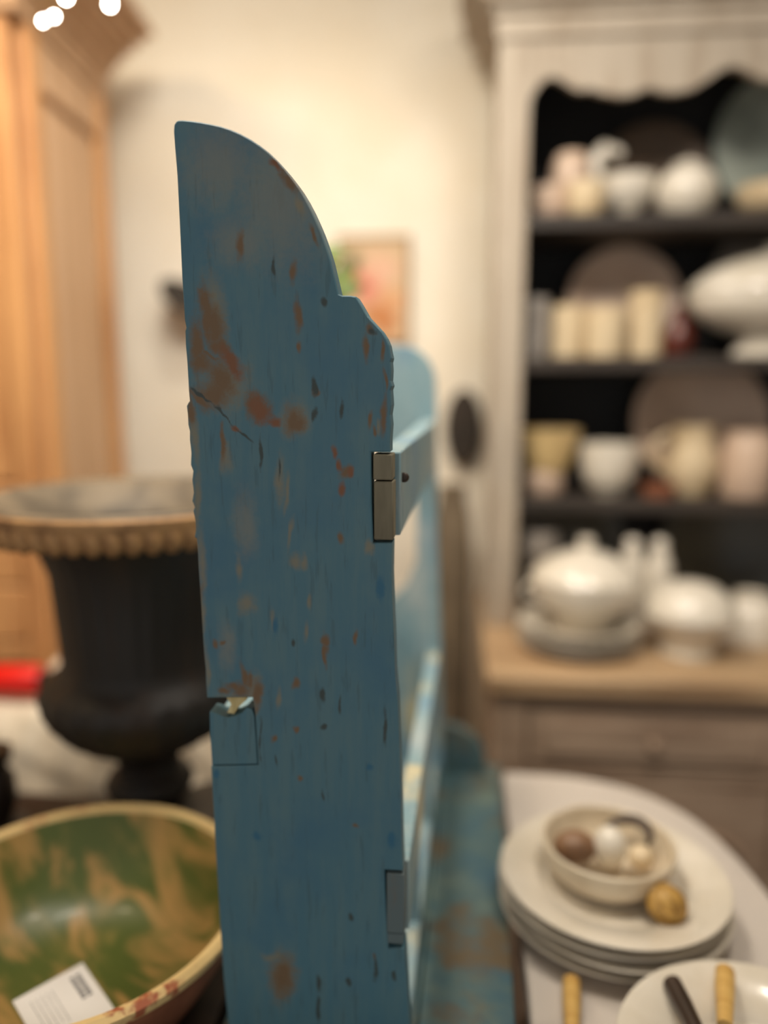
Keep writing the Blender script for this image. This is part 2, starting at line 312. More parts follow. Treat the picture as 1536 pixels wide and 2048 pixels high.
patch_px = [  # kind, px, py, half width, half height, tilt
    ('brown', 415, 640, 17, 75, 8), ('brown', 405, 600, 10, 35, 0), ('rust', 462, 722, 17, 45, 32), ('brown', 440, 690, 24, 30, 40), ('brown', 400, 725, 28, 30, 0), ('brown', 425, 790, 42, 34, 25),
    ('rust', 520, 820, 20, 34, 22), ('brown', 515, 815, 28, 36, 25), ('brown', 585, 838, 16, 26, 10), ('brown', 592, 845, 24, 26, 0), ('rust', 475, 855, 12, 7, -30), ('rust', 550, 842, 16, 12, 0),
    ('brown', 594, 625, 8, 40, 0), ('brown', 586, 545, 8, 26, 0), ('brown', 600, 690, 6, 18, 0), ('brown', 480, 490, 9, 40, 0), ('rust', 552, 330, 16, 8, -45), ('brown', 578, 362, 30, 12, -50), ('tan', 600, 412, 26, 9, -62), ('brown', 628, 470, 22, 5, -68),
    ('brown', 732, 700, 8, 36, 0), ('brown', 742, 655, 10, 14, 20), ('dark', 746, 658, 9, 9, 0), ('brown', 766, 700, 5, 30, 0), ('brown', 768, 830, 5, 40, 0), ('brown', 770, 765, 4, 24, 0), ('tan', 760, 845, 5, 16, 0),
    ('dark', 628, 770, 6, 22, 0), ('brown', 630, 780, 8, 12, 0), ('dark', 683, 820, 6, 18, 0), ('dark', 630, 826, 5, 18, 0), ('dark', 545, 530, 4, 24, 0), ('dark', 650, 600, 9, 12, 0),
    ('rust', 670, 898, 9, 14, 0), ('rust', 678, 930, 5, 20, 8), ('rust', 699, 944, 8, 9, 0), ('rust', 681, 975, 10, 13, 0), ('brown', 680, 1076, 10, 14, 15), ('brown', 690, 945, 18, 10, 40), ('brown', 740, 838, 6, 20, -12), ('brown', 750, 855, 6, 10, 0),
    ('tan', 452, 915, 12, 42, 0), ('brown', 448, 890, 7, 44, 0), ('tan', 572, 985, 6, 52, -6), ('tan', 582, 1070, 5, 40, -8), ('tan', 592, 1128, 14, 16, 0), ('tan', 607, 1128, 8, 20, 0),
    ('tan', 478, 1140, 10, 30, 0), ('grey', 490, 1050, 30, 80, 0), ('tan', 620, 1205, 6, 18, 0), ('tan', 612, 1260, 5, 26, 0), ('tan', 492, 1210, 22, 26, 0), ('tan', 545, 1235, 5, 30, 0),
    ('brown', 432, 1290, 9, 10, 0), ('brown', 446, 1282, 5, 7, 0), ('brown', 651, 1306, 6, 38, 0), ('brown', 650, 1280, 9, 10, 0), ('brown', 711, 1272, 5, 18, 0), ('dark', 587, 1288, 6, 10, 0),
    ('brown', 487, 1352, 8, 36, 8), ('brown', 468, 1375, 22, 14, 0), ('brown', 513, 1392, 10, 36, 4), ('brown', 500, 1418, 22, 16, 0), ('brown', 466, 1420, 36, 24, 0), ('brown', 480, 1380, 20, 24, 0), ('brown', 497, 1360, 9, 30, 0), ('brown', 450, 1385, 16, 8, 0), ('brown', 516, 1380, 10, 22, 0), ('brown', 591, 1368, 8, 16, -8), ('tan', 556, 1398, 7, 32, -10), ('dark', 645, 1395, 6, 16, 0), ('dark', 681, 1410, 4, 26, 0),
    ('brown', 592, 1453, 7, 8, 0), ('brown', 551, 1473, 8, 10, 0), ('dark', 650, 1456, 7, 8, 0), ('dark', 553, 1520, 4, 22, 0), ('brown', 601, 1556, 7, 9, 0), ('dark', 646, 1585, 4, 14, 0),
    ('brown', 711, 1658, 7, 7, 0), ('dark', 702, 1832, 6, 10, 0), ('deep', 740, 1540, 8, 10, 0), ('deep', 514, 1672, 14, 12, 0), ('deep', 432, 1553, 10, 10, 0), ('deep', 462, 1462, 18, 22, 0), ('deep', 549, 1245, 6, 26, 0), ('deep', 762, 1180, 8, 30, 0), ('deep', 785, 1675, 10, 24, 0),
    ('tan', 565, 1952, 38, 74, -5), ('brown', 566, 1955, 34, 64, -5), ('tan', 545, 1912, 26, 16, 0), ('dark', 640, 1965, 5, 28, 0), ('dark', 637, 2020, 4, 40, 0), ('dark', 697, 1965, 6, 16, 0), ('dark', 749, 1935, 5, 34, 0), ('brown', 748, 1915, 4, 12, 0), ('dark', 788, 1950, 7, 10, 0),
    ('dark', 770, 1460, 5, 40, 0), ('dark', 758, 1020, 4, 10, 0), ('tan', 740, 1100, 10, 16, 0), ('tan', 388, 870, 9, 70, 0), ('tan', 394, 1000, 10, 90, -2), ('tan', 402, 1130, 10, 80, -3), ('tan', 408, 1240, 8, 60, -3), ('brown', 385, 830, 8, 30, 0), ('brown', 400, 1200, 6, 40, 0), ('tan', 415, 1340, 6, 60, 0),
    ('dark', 402, 792, 3.5, 42, 55), ('dark', 447, 830, 3.5, 36, 50), ('dark', 490, 868, 3, 26, 48), ('brown', 400, 800, 9, 40, 50), ('brown', 440, 760, 34, 50, 20), ('brown', 395, 690, 20, 60, 0), ('brown', 428, 650, 22, 60, 10), ('tan', 430, 620, 26, 80, 8), ('tan', 450, 770, 60, 60, 20), ('tan', 590, 840, 40, 36, 0), ('tan', 470, 1410, 50, 26, 0), ('tan', 505, 1385, 22, 50, 0), ('tan', 560, 960, 10, 60, -4), ('brown', 420, 712, 28, 5, -20), ('grey', 560, 400, 110, 150, 12), ('grey', 440, 330, 90, 90, 0), ('grey', 480, 480, 70, 60, 0), ('grey', 455, 1290, 20, 60, 0), ('grey', 700, 470, 40, 60, 0),  # upper grey patches: faded paint with the ceiling's reflection painted in
    ('dark', 522, 905, 3, 40, 0), ('dark', 560, 935, 3, 30, 0), ('dark', 522, 1480, 3, 60, 0)]
patches = {}
for (k, px, py, rx, ry, ang) in patch_px:
    x, z = tr(px, py); s = .6/FPX
    patches.setdefault(k, []).append((x, z, rx*s*1.05, ry*s*1.05, R(ang)))
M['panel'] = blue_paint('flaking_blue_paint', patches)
def worn_board(pts, th, ed=.0009, step=.00115):
    """the board with softened front edges; every point of its face knows how far it lies from each worn or sheen patch"""
    n = len(pts); ins = []
    area = sum(pts[i][0]*pts[(i+1) % n][1]-pts[(i+1) % n][0]*pts[i][1] for i in range(n)); sg = 1 if area > 0 else -1
    for i in range(n):
        a, b, c = Vector(pts[i-1]), Vector(pts[i]), Vector(pts[(i+1) % n])
        n1 = Vector((-(b-a).y, (b-a).x)).normalized()*sg; n2 = Vector((-(c-b).y, (c-b).x)).normalized()*sg
        m_ = n1+n2; m_ = m_.normalized()*min(1.5, 1/max(.4, m_.length/2)); ins.append(b + m_*ed)
    vs = list(ins); xs = [p[0] for p in pts]; zs_ = [p[1] for p in pts]
    nx, nz = int((max(xs)-min(xs))/step), int((max(zs_)-min(zs_))/step)
    for iz in range(nz):
        z = min(zs_)+(iz+.5)*step
        cr = sorted(ins[i].x+(z-ins[i].y)*(ins[(i+1) % n].x-ins[i].x)/(ins[(i+1) % n].y-ins[i].y) for i in range(n) if (ins[i].y > z) != (ins[(i+1) % n].y > z))
        for x0_, x1_ in zip(cr[::2], cr[1::2]):
            k = int((x1_-x0_)/step)
            for q in range(1, k): vs.append(Vector((x0_+(x1_-x0_)*q/k, z)))
    from mathutils.geometry import delaunay_2d_cdt
    ov, _, of, *_ = delaunay_2d_cdt(vs, [(i, (i+1) % n) for i in range(n)], [], 1, 1e-7, True)
    import numpy as np
    V = [(v.x, 0.0, v.y) for v in ov]
    tri = np.array([tuple(f) for f in of]); oc = np.array([(v.x, v.y) for v in ov]); ce = oc[tri].mean(1); ip = np.array([(v.x, v.y) for v in ins])
    inside = np.zeros(len(ce), bool)
    for i in range(n):                                   # keep the triangles inside the outline
        (ax, az), (cx, cz) = ip[i], ip[(i+1) % n]
        if az != cz: inside ^= ((az > ce[:, 1]) != (cz > ce[:, 1])) & (ce[:, 0] < (cx-ax)*(ce[:, 1]-az)/(cz-az)+ax)
    Fc = [tuple(int(k) for k in t) for t in tri[inside]]
    # loop of the face outline in the result, matched by position
    key = lambda v: (round(v[0], 6), round(v[1], 6)); look = {key(v): i for i, v in enumerate(ov)}
    L0 = [look[key(v)] for v in ins]; b0 = len(V)
    V += [(p[0], ed, p[1]) for p in pts]; V += [(p[0], th, p[1]) for p in pts]
    for i in range(n):
        j = (i+1) % n
        Fc.append((L0[i], L0[j], b0+j, b0+i)); Fc.append((b0+i, b0+j, b0+n+j, b0+n+i))
    Fc.append(tuple(range(b0+n, b0+2*n)))
    me = bpy.data.meshes.new('end_board'); me.from_pydata(V, [], Fc); me.update()
    bm = bmesh.new(); bm.from_mesh(me); bmesh.ops.recalc_face_normals(bm, faces=bm.faces[:]); bm.to_mesh(me); bm.free()
    from mathutils import noise as mn
    co = np.array(V)
    wv = np.array([mn.noise_vector(Vector((x*75, 3.1, z*34)))+mn.noise_vector(Vector((x*190, 7.7, z*90)))*.5 for x, _, z in V])
    X = co[:, 0]+wv[:, 0]*.0030; Z = co[:, 2]+wv[:, 2]*.0055
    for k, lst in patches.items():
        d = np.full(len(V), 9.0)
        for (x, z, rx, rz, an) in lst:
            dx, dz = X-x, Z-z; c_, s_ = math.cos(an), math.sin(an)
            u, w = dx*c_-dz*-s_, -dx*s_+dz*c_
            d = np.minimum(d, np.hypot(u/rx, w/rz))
        at_ = me.attributes.new('worn_'+k, 'FLOAT', 'POINT'); at_.data.foreach_set('value', d.astype('f'))  # worn_grey: faded paint and painted ceiling sheen
    me.materials.append(M['panel']); o = bpy.data.objects.new('end_board', me); C.objects.link(o); o.parent = rack
    return o
rack = empty('plate_rack', 'worn blue painted wooden rack whose scroll-topped end board faces the viewer', 'rack', RF.o, RA)
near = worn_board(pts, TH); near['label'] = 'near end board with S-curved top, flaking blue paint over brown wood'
LEN = .565
def rect(pa, pb): (x0, z1), (x1, z0) = tr(*pa), tr(*pb); return x0, z0, x1, z1
g = .0009
# front rails with through tenons showing in the edge of the board
x0, z0, x1, z1 = rect((744, 906), (786, 1083))
link('front_rail', box(x0+g, TH+.0002, z0+g, .0045, LEN-.0005, z1-g), 'bluerail', rack, bevel=.0015)
zs = z1 - (z1-z0)*.31
link('tenon', box(x0+g, -.0004, zs+.0006, x1-.0004, TH, z1-g), 'barewood', rack, bevel=.0012)
link('tenon', box(x0+g+.0004, .0002, z0+g, x1+.0002, TH, zs-.0006), 'barewood', rack, bevel=.0012)
link('peg', ball(.0042, (1, .6, 1), (.0062, TH+.012, zs-.001)), 'darkwood', rack)
x0, z0, x1, z1 = rect((771, 1744), (809, 1893))
link('front_rail', box(x0+g, TH+.0002, z0+g, .0135, LEN-.0005, z1-g), 'bluerail', rack, bevel=.0015)
link('tenon', box(x0+g, -.0003, z0+.012, x1, TH, z1-g), 'greyblue', rack, bevel=.0012)
link('tenon', box(x0+g, .0006, z0+g, x1-.001, TH, z0+.011), 'greyblue', rack, bevel=.0012)
# rear rail and the broken filler block in the left notch
(xa, za), (xb, zb) = tr(421, 1530), tr(513, 1434)
fil = [tr(*p) for p in [(423, 1531), (514, 1529), (511, 1480), (508, 1434), (503, 1420), (492, 1416), (484, 1426), (470, 1433), (455, 1436), (440, 1432), (428, 1426), (418, 1424), (419, 1470)]]
link('filler_block', prism([(x*.999, z) for x, z in fil], .0006, TH), 'bluefill', rack, smooth=False, bevel=.0008)
sp = [tr(*p) for p in [(446, 1397), (490, 1397), (489, 1405), (472, 1420), (464, 1434), (450, 1432), (458, 1414)]]
link('splinter', prism(sp, .006, .017), 'splinter', rack, smooth=False)
x0, z0, x1, z1 = rect((418, 1398), (508, 1528))
link('rear_rail', box(x0+.004, TH+.0003, z0, x1, LEN-.0005, z1-.016), 'bluerail', rack, bevel=.0015)
# far end board: lower, with a plain rounded shoulder
zt = RF.hit(818, 690, LEN)[1]
zra = RF.hit(870, 835, LEN)[1]; zlo = RF.hit(860, 1200, LEN)[1]
front = [(.022, 0), (.016, .2), (.008, .4), (.0035, zt-.06)] + [(.0035-.05*(1-math.cos(R(a))), zt-.06+.06*math.sin(R(a))) for a in range(15, 91, 15)]
sh = [(-.135, 0)] + front + [(-.150, zt+.01), (-.15, zra+.0), (-.075, zra-.045), (-.034, zra-.085), (-.024, zra-.13), (-.024, zlo+.06), (-.040, zlo+.02), (-.08, zlo-.02), (-.13, zlo-.06)]
fb = link('end_board', prism(sh, LEN, LEN+.02), 'bluerail', rack, bevel=.0015); fb['label'] = 'far end board with a rounded shoulder, pale blue paint'
# laths between the rails and the foot of the rack
for t in (.19, .40):
    lt = link('lath', box(-.010, t, .012, .011, t+.016, z1*0 + rect((771, 1744), (809, 1893))[1]-.001), 'bluerail', rack, bevel=.001)
link('bottom_board', box(-.12, TH+.0005, .0, .012, LEN-.0005, .014), 'bluerail', rack, bevel=.001)
for t in (LEN+.001,):
    br = [(.022, 0), (.090, 0), (.088, .030), (.078, .056), (.060, .070), (.040, .076), (.0215, .078)]
    link('foot_bracket', prism(br, t, t+.022), M['blueworn'], rack, bevel=.002)

# blue base the rack stands on
base = empty('blue_cabinet', 'low blue painted cabinet under the rack, its worn top showing brown patches', 'cabinet', (RF.o.x, RF.o.y, 0), RA)
for i in range(3):
    w0 = -.172+i*.0955
    link('top_board', box(w0+.0006, -.18, ZB-.028, w0+.0949, .60, ZB-.0005), 'blueworn', base, bevel=.002)
link('body', box(-.160, -.165, .08, .104, .585, ZB-.0285), 'blueworn', base, bevel=.002)
for sx in (-.160, .064):
    for sy in (-.165, .545): link('foot', box(sx, sy, 0, sx+.04, sy+.04, .0795), 'blueworn', base, bevel=.002)
for j in range(2):
    d = link('door', box(.1045, -.15+j*.365, .12, .117, .20+j*.365, ZB-.05), 'bluerail', base, bevel=.003)
    link('knob', ball(.011, c=(.126, .17+j*.09, .5)), 'brass', d)

# ------------------------------------------------------------------ right: pale table with plates
TZ = .82
tb = empty('side_table', 'pale distressed table with a rounded corner, carrying the plate stack', 'table', (0, 0, 0))
edge = [(.127, .50), (.152, .72), (.193, 1.165)] + spline([(.20, 1.178), (.31, 1.162), (.395, 1.12), (.45, 1.05), (.475, .96), (.482, .86), (.482, .70), (.476, .50)], 5)
link('table_top', prism(edge, TZ-.03, TZ, 'z'), 'tablewhite', tb, bevel=.004)
link('apron', prism([(.17, .55), (.19, .75), (.225, 1.10), (.34, 1.09), (.41, 1.02), (.44, .9), (.44, .55)], TZ-.10, TZ-.0305, 'z'), 'tablewhite', tb, bevel=.003)
for (x, y) in ((.195, .575), (.415, .575), (.25, 1.06), (.39, 1.0)):
    link('leg', lathe([(0, 0), (.014, 0), (.02, .1), (.016, .35), (.022, .6), (.022, TZ-.1005), (0, TZ-.1005)], 16, c=(x, y, 0)), 'tablewhite', tb)

def plate_pts(r, h=.022, t=.004):
    return [(0, .002), (r*.55, .002), (r*.58, 0), (r*.62, .001), (r*.68, h*.45), (r*.97, h-.004), (r, h-.001), (r*.995, h), (r*.96, h-.001), (r*.66, h*.45+t), (r*.6, t+.002), (0, t+.002)]
def bowl_pts(r, h, foot=.5, t=.005):
    out = [(0, .004), (r*foot*.85, .004), (r*foot*.88, 0), (r*foot, 0), (r*foot, h*.08)]
    out += [(r*foot + (r-r*foot)*math.sin(R(a)), h*.08 + (h*.92)*(1-math.cos(R(a)))) for a in range(15, 91, 15)]
    out += [(r-t*.5, h+t*.4), (r-t, h)]
    out += [(max(r*foot-t, .0) + (r-r*foot)*math.sin(R(a)), h*.08+t + (h*.92-t)*(1-math.cos(R(a)))) for a in range(75, -1, -15)]
    return out + [(0, h*.08+t)]
pc = atz(1225, 1735, .885)
zz = TZ
for i in range(4):
    last = i == 3
    link_o = link('dinner_plate', lathe(plate_pts(.131, .024), 72), 'white', None, (pc.x+(0, .002, -.002, 0)[i], pc.y+(0, -.002, .001, 0)[i], zz+.0004))
    tag(link_o, ['white dinner plate lowest in the stack on the pale table', 'white dinner plate second from the bottom of the table stack', 'white dinner plate just under the top one in the table stack', 'wide white dinner plate topping the stack, holding the small bowl'][i], 'plate', 'stacked white plates on the pale table')
    zz += .0125
ptop = zz - .0125 + .0004 + .006
bc = atz(1207, 1735, ptop+.02)
bc = Vector((pc.x-.003, pc.y+.012, 0))
bw = link('small_bowl', lathe(bowl_pts(.078, .048, .58), 64), 'offwhite', None, (bc.x, bc.y, ptop+.0005))
tag(bw, 'small cream bowl of odds and ends on the topmost plate', 'bowl')
bz = ptop+.0005+.0085
for (nm, px_, dx, dy, dz, r, sc, mat, lab, cat) in [
    ('wooden_egg', 0, -.038, .004, .029, .021, (1.25, 1, .9), 'brownegg', 'brown wooden egg at the left side of the cream bowl', 'egg'),
    ('porcelain_egg', 0, .002, .000, .031, .021, (.95, .95, 1.2), 'white', 'white porcelain egg in the middle of the cream bowl', 'egg'),
    ('cream_pebble', 0, .036, -.012, .025, .015, (1, 1, .9), 'cream', 'small cream pebble at the right side of the cream bowl', 'pebble')]:
    tag(link(nm, ball(r, sc, n=28), mat, None, (bc.x+dx, bc.y+dy, bz+dz)), lab, cat)
hp = [(.028*math.cos(R(a)), .026*math.sin(R(a)), .004*math.sin(R(a*2))) for a in range(-40, 130, 14)]
tag(link('horn_hook', tube(hp, [.003+.0035*math.sin(math.pi*i/12) for i in range(len(hp))], 10), 'horn', None, (bc.x+.026, bc.y+.016, bz+.040)), 'dark curved horn hook lying in the cream bowl', 'hook')
gb = empty('cane_ball', 'golden woven cane ball on the plate in front of the bowl', 'ornament', (pc.x+.040, pc.y-.066, ptop+.022))
link('core', ball(.019, (1.15, 1, 1.02)), 'gold', gb)
for k in range(7):
    q = Matrix.Rotation(R(k*51), 3, 'Z') @ Matrix.Rotation(R(35+k*23), 3, 'X')
    link('cane_band', tube([tuple(q @ Vector((.0205*math.cos(R(a)), .0205*math.sin(R(a)), 0))) for a in range(0, 360, 20)], .0016, 6, closed=True), 'gold', gb)
# second dish and cutlery
d2 = atz(1478, 2088, .855); d2 += Vector((0.0100, -0.0401, 0))
tag(link('shadow_gap_plate', lathe(plate_pts(.116, .016), 64), 'iron', None, (d2.x, d2.y, TZ+.0004)), 'black plate added as the shadow gap under the white dish nearest the viewer', 'plate')  # black plate added to darken the shadow gap below the dish
tag(link('shallow_dish', lathe(plate_pts(.130, .03), 72), 'white', None, (d2.x, d2.y, TZ+.0170)), 'wide white dish holding knives, nearest the viewer on the table', 'dish')
def knife(px, py, z, ang, mat, lab, dz=0, pitch=0):
    p = atz(px, py, z)
    k = empty('table_knife', lab, 'knife', p, rot=(R(pitch), 0, R(ang)), group='old table knives')
    link('handle', tube([(0, 0, 0), (0, -.004, 0), (0, -.03, 0), (0, -.07, 0), (0, -.082, 0)], [.005, .0095, .0095, .0075, .007], 12), mat, k)
    link('blade', prism([(-.007, -.0825), (.007, -.0825), (.008, -.15), (.004, -.19), (-.006, -.195)], -.0008, .0008, 'z'), 'steel', k)
knife(1450, 1940, .872, -24, 'bone', 'yellow bone handled knife in the dish nearest the viewer', pitch=-4)
knife(1342, 1962, .868, -1, 'horn', 'dark horn handled knife in the dish nearest the viewer', pitch=-4)
knife(1143, 1958, TZ+.0105, -13, 'bone', 'tan bone handled knife lying on bare table left of the dish')

# ------------------------------------------------------------------ left: table with bowl and urn
LT = .80
lt = empty('dark_table', 'dark wooden table carrying the glazed bowl and the black urn', 'table', (RF.o.x, RF.o.y, 0), RA)
for i in range(4):
    link('plank', box(-.80+i*.1525+.0005, -.30, LT-.03, -.80+(i+1)*.1525-.0005, .475, LT), 'darkwood', lt, bevel=.002)
link('apron', box(-.77, -.27, LT-.12, -.22, .45, LT-.0305), 'darkwood', lt, bevel=.002)
for x in (-.77, -.27):
    for y in (-.27, .40): link('leg', box(x, y, 0, x+.05, y+.05, LT-.1205), 'darkwood', lt, bevel=.003)
bo = empty('glazed_bowl', 'big earthenware bowl with green streaks over ochre glaze, a card inside', 'bowl', (-.324, .722, LT+.0004))
BR, BH = .183, .122
inner = [(0, .014), (.07, .016), (.105, .024), (.132, .045), (.153, .080), (.168, BH-.006)]
outer = [(BR-.003, BH-.012), (.170, .085), (.146, .045), (.122, .012), (.115, 0), (0, 0)]
link('glazed_inside', lathe(inner + [(.169, BH-.003)], 96), 'glaze', bo)
link('rim', lathe([(.169, BH-.003), (.172, BH+.001), (.178, BH+.002), (BR, BH-.002), (BR, BH-.008), (BR-.003, BH-.012)], 96), 'rim', bo)
link('outside', lathe(outer, 96), 'terracotta', bo)
# the card
c1, c2, c3 = atz(25, 2003, .862), atz(165, 1926, .862), atz(266, 2046, .846)
ex = (c2-c1); wdt = ex.length; ex.normalize(); ey = (c3-c2); ey = (ey - ex*ey.dot(ex)); ey.normalize(); ez = ex.cross(ey)
if ez.z < 0: ez = -ez
card = bpy.data.objects.new('price_card', None); C.objects.link(card)
card.matrix_world = Matrix(((ex.x, -ey.x, ez.x, c1.x), (ex.y, -ey.y, ez.y, c1.y), (ex.z, -ey.z, ez.z, c1.z), (0, 0, 0, 1)))
tag(card, 'white printed price card lying inside the green glazed bowl', 'card')
CH = .085
link('paper', box(0, -CH, -.0004, wdt, 0, .0004), 'card', card)
pr = bmesh.new()
for col_ in range(2):                                   # two lines of illegible bold print along the right edge
    y = -.010
    for w_ in (.0035, .003, .0042, .0026, .0036, .004, .003):
        box(wdt-.012-col_*.006, y-w_, .0004, wdt-.0082-col_*.006, y, .00055, pr); y -= w_+.0009
for row in range(5):
    y = -.012
    for k in range(10):
        w_ = random.uniform(.002, .004); box(.012+row*.005, y-w_, .0004, .0127+row*.005, y, .0005, pr); y -= w_+.0012
link('print', pr, 'ink', card, smooth=False)

# urn
uc = at(303, 1600, 1.02)
urn = empty('garden_urn', 'black cast iron garden urn with a rusty brown fringed rim', 'urn', (uc.x, 1.02, LT+.0004)); urn.scale = (.96, .96, .985)
link('plinth', box(-.075, -.075, 0, .075, .075, .022), 'iron', urn, bevel=.003)
link('stem', lathe([(0, .0222), (.066, .0222), (.066, .032), (.052, .045), (.046, .062), (.047, .072), (.060, .082), (.064, .094), (.058, .106), (.046, .114), (.043, .128), (.050, .142), (.058, .150), (0, .150)], 48), 'iron', urn)
link('belly', lathe([(q_*.93, w_) for q_, w_ in [(0, .1503), (.062, .1503), (.085, .160), (.118, .178), (.143, .202), (.156, .228), (.157, .242), (.150, .254), (.132, .264), (.124, .272), (.119, .285), (0, .285)]], 96, flute=.03, fz=(.17, .245), fn=24), 'iron', urn)
link('body', lathe([(q_*(.93 if w_ < .44 else 1), w_) for q_, w_ in [(.119, .2853), (.120, .31), (.124, .36), (.128, .41), (.133, .448), (.142, .462), (.128, .462), (.120, .44), (.112, .36), (.106, .292), (0, .290)]], 120, flute=.025, fz=(.30, .42), fn=30), 'iron', urn)
link('rim', lathe([(.1425, .4625), (.170, .468), (.196, .474), (.201, .482), (.203, .492), (.206, .497), (.206, .506), (.203, .5095)], 96), 'rust', urn)
link('lip', lathe([(.2029, .5097), (.200, .5125), (.192, .513), (.176, .505), (.160, .494), (.148, .484), (.136, .476), (.1283, .4625)], 96), 'greytan', urn)
em = None
for k in range(54):
    t = 2*math.pi*k/54
    if em is None:
        eo = link('egg_ornament', ball(.0135, (.62, .95, 1.35), n=12), 'rust', urn); em = eo.data
    else:
        eo = bpy.data.objects.new('egg_ornament', em); C.objects.link(eo); eo.parent = urn
    eo.location = (.196*math.cos(t), .196*math.sin(t), .482); eo.rotation_euler = (0, R(18), t)

# dark candlestick at the frame's left edge, iron trivet behind the bowl
cp = at(-6, 1660, 1.03)
cs = empty('candlestick', 'dark turned wooden candlestick at the left end of the table', 'candlestick', (cp.x, 1.03, LT+.0003))
link('foot', lathe([(0, 0), (.045, 0), (.045, .012), (.03, .022), (0, .022)], 32), 'darkwood', cs)
link('column', lathe([(0, .0222), (.022, .0222), (.032, .05), (.030, .09), (.020, .105), (.028, .118), (.028, .132), (0, .132)], 32), 'darkwood', cs)
tp = at(425, 1580, 1.15)
tv = empty('iron_trivet', 'grey iron trivet with straight legs behind the big bowl', 'trivet', (-.235, 1.0, LT+.0003))
link('plate', lathe([(0, .056), (.066, .056), (.068, .060), (.066, .066), (0, .066)], 40), 'greyiron', tv)
for a in (-50, 70, 190): link('leg', tube([(.05*math.cos(R(a)), .05*math.sin(R(a)), .0558), (.055*math.cos(R(a)), .055*math.sin(R(a)), 0)], .006, 8), 'greyiron', tv)

# bench with white cushions behind the urn
BZ = .60
bn = empty('dark_bench', 'dark wooden bench with white cushions behind the urn', 'bench', (-.37, 1.40, 0), 0)
for i in range(2): link('plank', box(-.335, -.15+i*.1505, BZ-.03, .32, -.0005+i*.1505, BZ), 'darkwood', bn, bevel=.002)
for x in (-.32, .26):
    for y in (-.13, .09): link('leg', box(x, y, 0, x+.04, y+.04, BZ-.0305), 'darkwood', bn, bevel=.003)
def cushion(px, Y, w, h, d, lab, tilt, rz, z=None):
    p = at(px, 1500, Y); bm = bmesh.new(); bmesh.ops.create_grid(bm, x_segments=24, y_segments=24, size=1)
    top = list(bm.verts)
    pos = {}
    def shp(u, v): return max(0, (1-abs(u)**3.2))**.5*max(0, (1-abs(v)**3.2))**.5
    for v_ in top:
        u, w_ = v_.co.x, v_.co.y; pos[v_] = (u, w_)
    geo = bmesh.ops.duplicate(bm, geom=bm.verts[:] + bm.edges[:] + bm.faces[:])
    dup = [e for e in geo['geom'] if isinstance(e, bmesh.types.BMVert)]
    ts = set(top)
    for v_ in bm.verts:
        u, w_ = v_.co.x, v_.co.y; s = 1 if v_ in ts else -1
        pin = 1 - .07*(1-abs(w_))*abs(u)**4 - .07*(1-abs(u))*abs(w_)**4
        wr = .006*math.sin(9*u+4*w_)*math.cos(6*w_-3*u)
        v_.co = (u*w/2*pin, s*(d/2*shp(u, w_)+wr*shp(u, w_)), w_*h/2*pin)
    bmesh.ops.remove_doubles(bm, verts=bm.verts[:], dist=.0006)
    o = link('cushion', bm, 'linen', None, (p.x, Y, z if z is not None else BZ+h/2*math.cos(R(tilt))+d*.1), (R(-tilt), 0, rz)); return tag(o, lab, 'cushion', 'white cushions behind the urn')
cushion(112, 1.38, .30, .25, .14, 'plump white linen cushion left of the urn, under the red torch', 12, R(3))
cushion(428, 1.38, .20, .24, .10, 'white linen cushion right of the urn stem, partly behind the board', 14, R(-6))
rt_ = at(42, 1386, 1.36)
rd = empty('red_torch', 'bright red torch with a black collar lying on the white cushion', 'torch', (rt_.x, 1.395, BZ+.290), R(-3))
link('barrel', tube([(-.075, 0, 0), (-.07, 0, 0), (.020, 0, 0), (.026, 0, 0)], [.026, .029, .029, .026], 24), 'red', rd)
link('collar', tube([(.0265, 0, -.002), (.03, 0, -.002), (.06, 0, -.004), (.066, 0, -.004)], [.022, .024, .022, .018], 20), 'blackplastic', rd)
tw = at(96, 1345, 1.52)
tag(link('folded_cloth', prism([(-.06, -.09), (.045, -.09), (.052, .03), (.04, .075), (.005, .045), (-.05, -.01)], -.02, .02), 'linen', None, (tw.x+.025, 1.50, tw.z-.01), (R(-8), 0, 0), bevel=.012), 'pale folded cloth leaning behind the red torch', 'cloth')

# tall plant behind the board
pp = at(610, 1000, 1.48)
pl = empty('potted_plant', 'tall green leafy plant just visible in the notch of the blue board', 'plant', (pp.x, 1.48, BZ+.0003))
link('pot', lathe([(0, 0), (.045, 0), (.06, .10), (.064, .10), (.064, .115), (.056, .115), (.05, .09), (0, .09)], 32), 'terracotta', pl)
def leaf(base, tip, w, parent):
    b, t = Vector(base), Vector(tip); d = t-b; side = d.cross(Vector((0, -1, .35))).normalized(); nrm = side.cross(d).normalized(); bm = bmesh.new(); L, Rr, Cc = [], [], []
    for i in range(9):
        s = i/8; ww = w*math.sin(math.pi*min(1, s*.92+.06))**.8; c = b + d*s + nrm*(.15*d.length*math.sin(math.pi*s))
        Cc.append(bm.verts.new(c)); L.append(bm.verts.new(c - side*ww + nrm*ww*.3)); Rr.append(bm.verts.new(c + side*ww + nrm*ww*.3))
    for i in range(8):
        bm.faces.new((L[i], Cc[i], Cc[i+1], L[i+1])); bm.faces.new((Cc[i], Rr[i], Rr[i+1], Cc[i+1]))
    o = link('leaf', bm, 'leaf', parent); so = o.modifiers.new('thickness', 'SOLIDIFY'); so.thickness = .0012
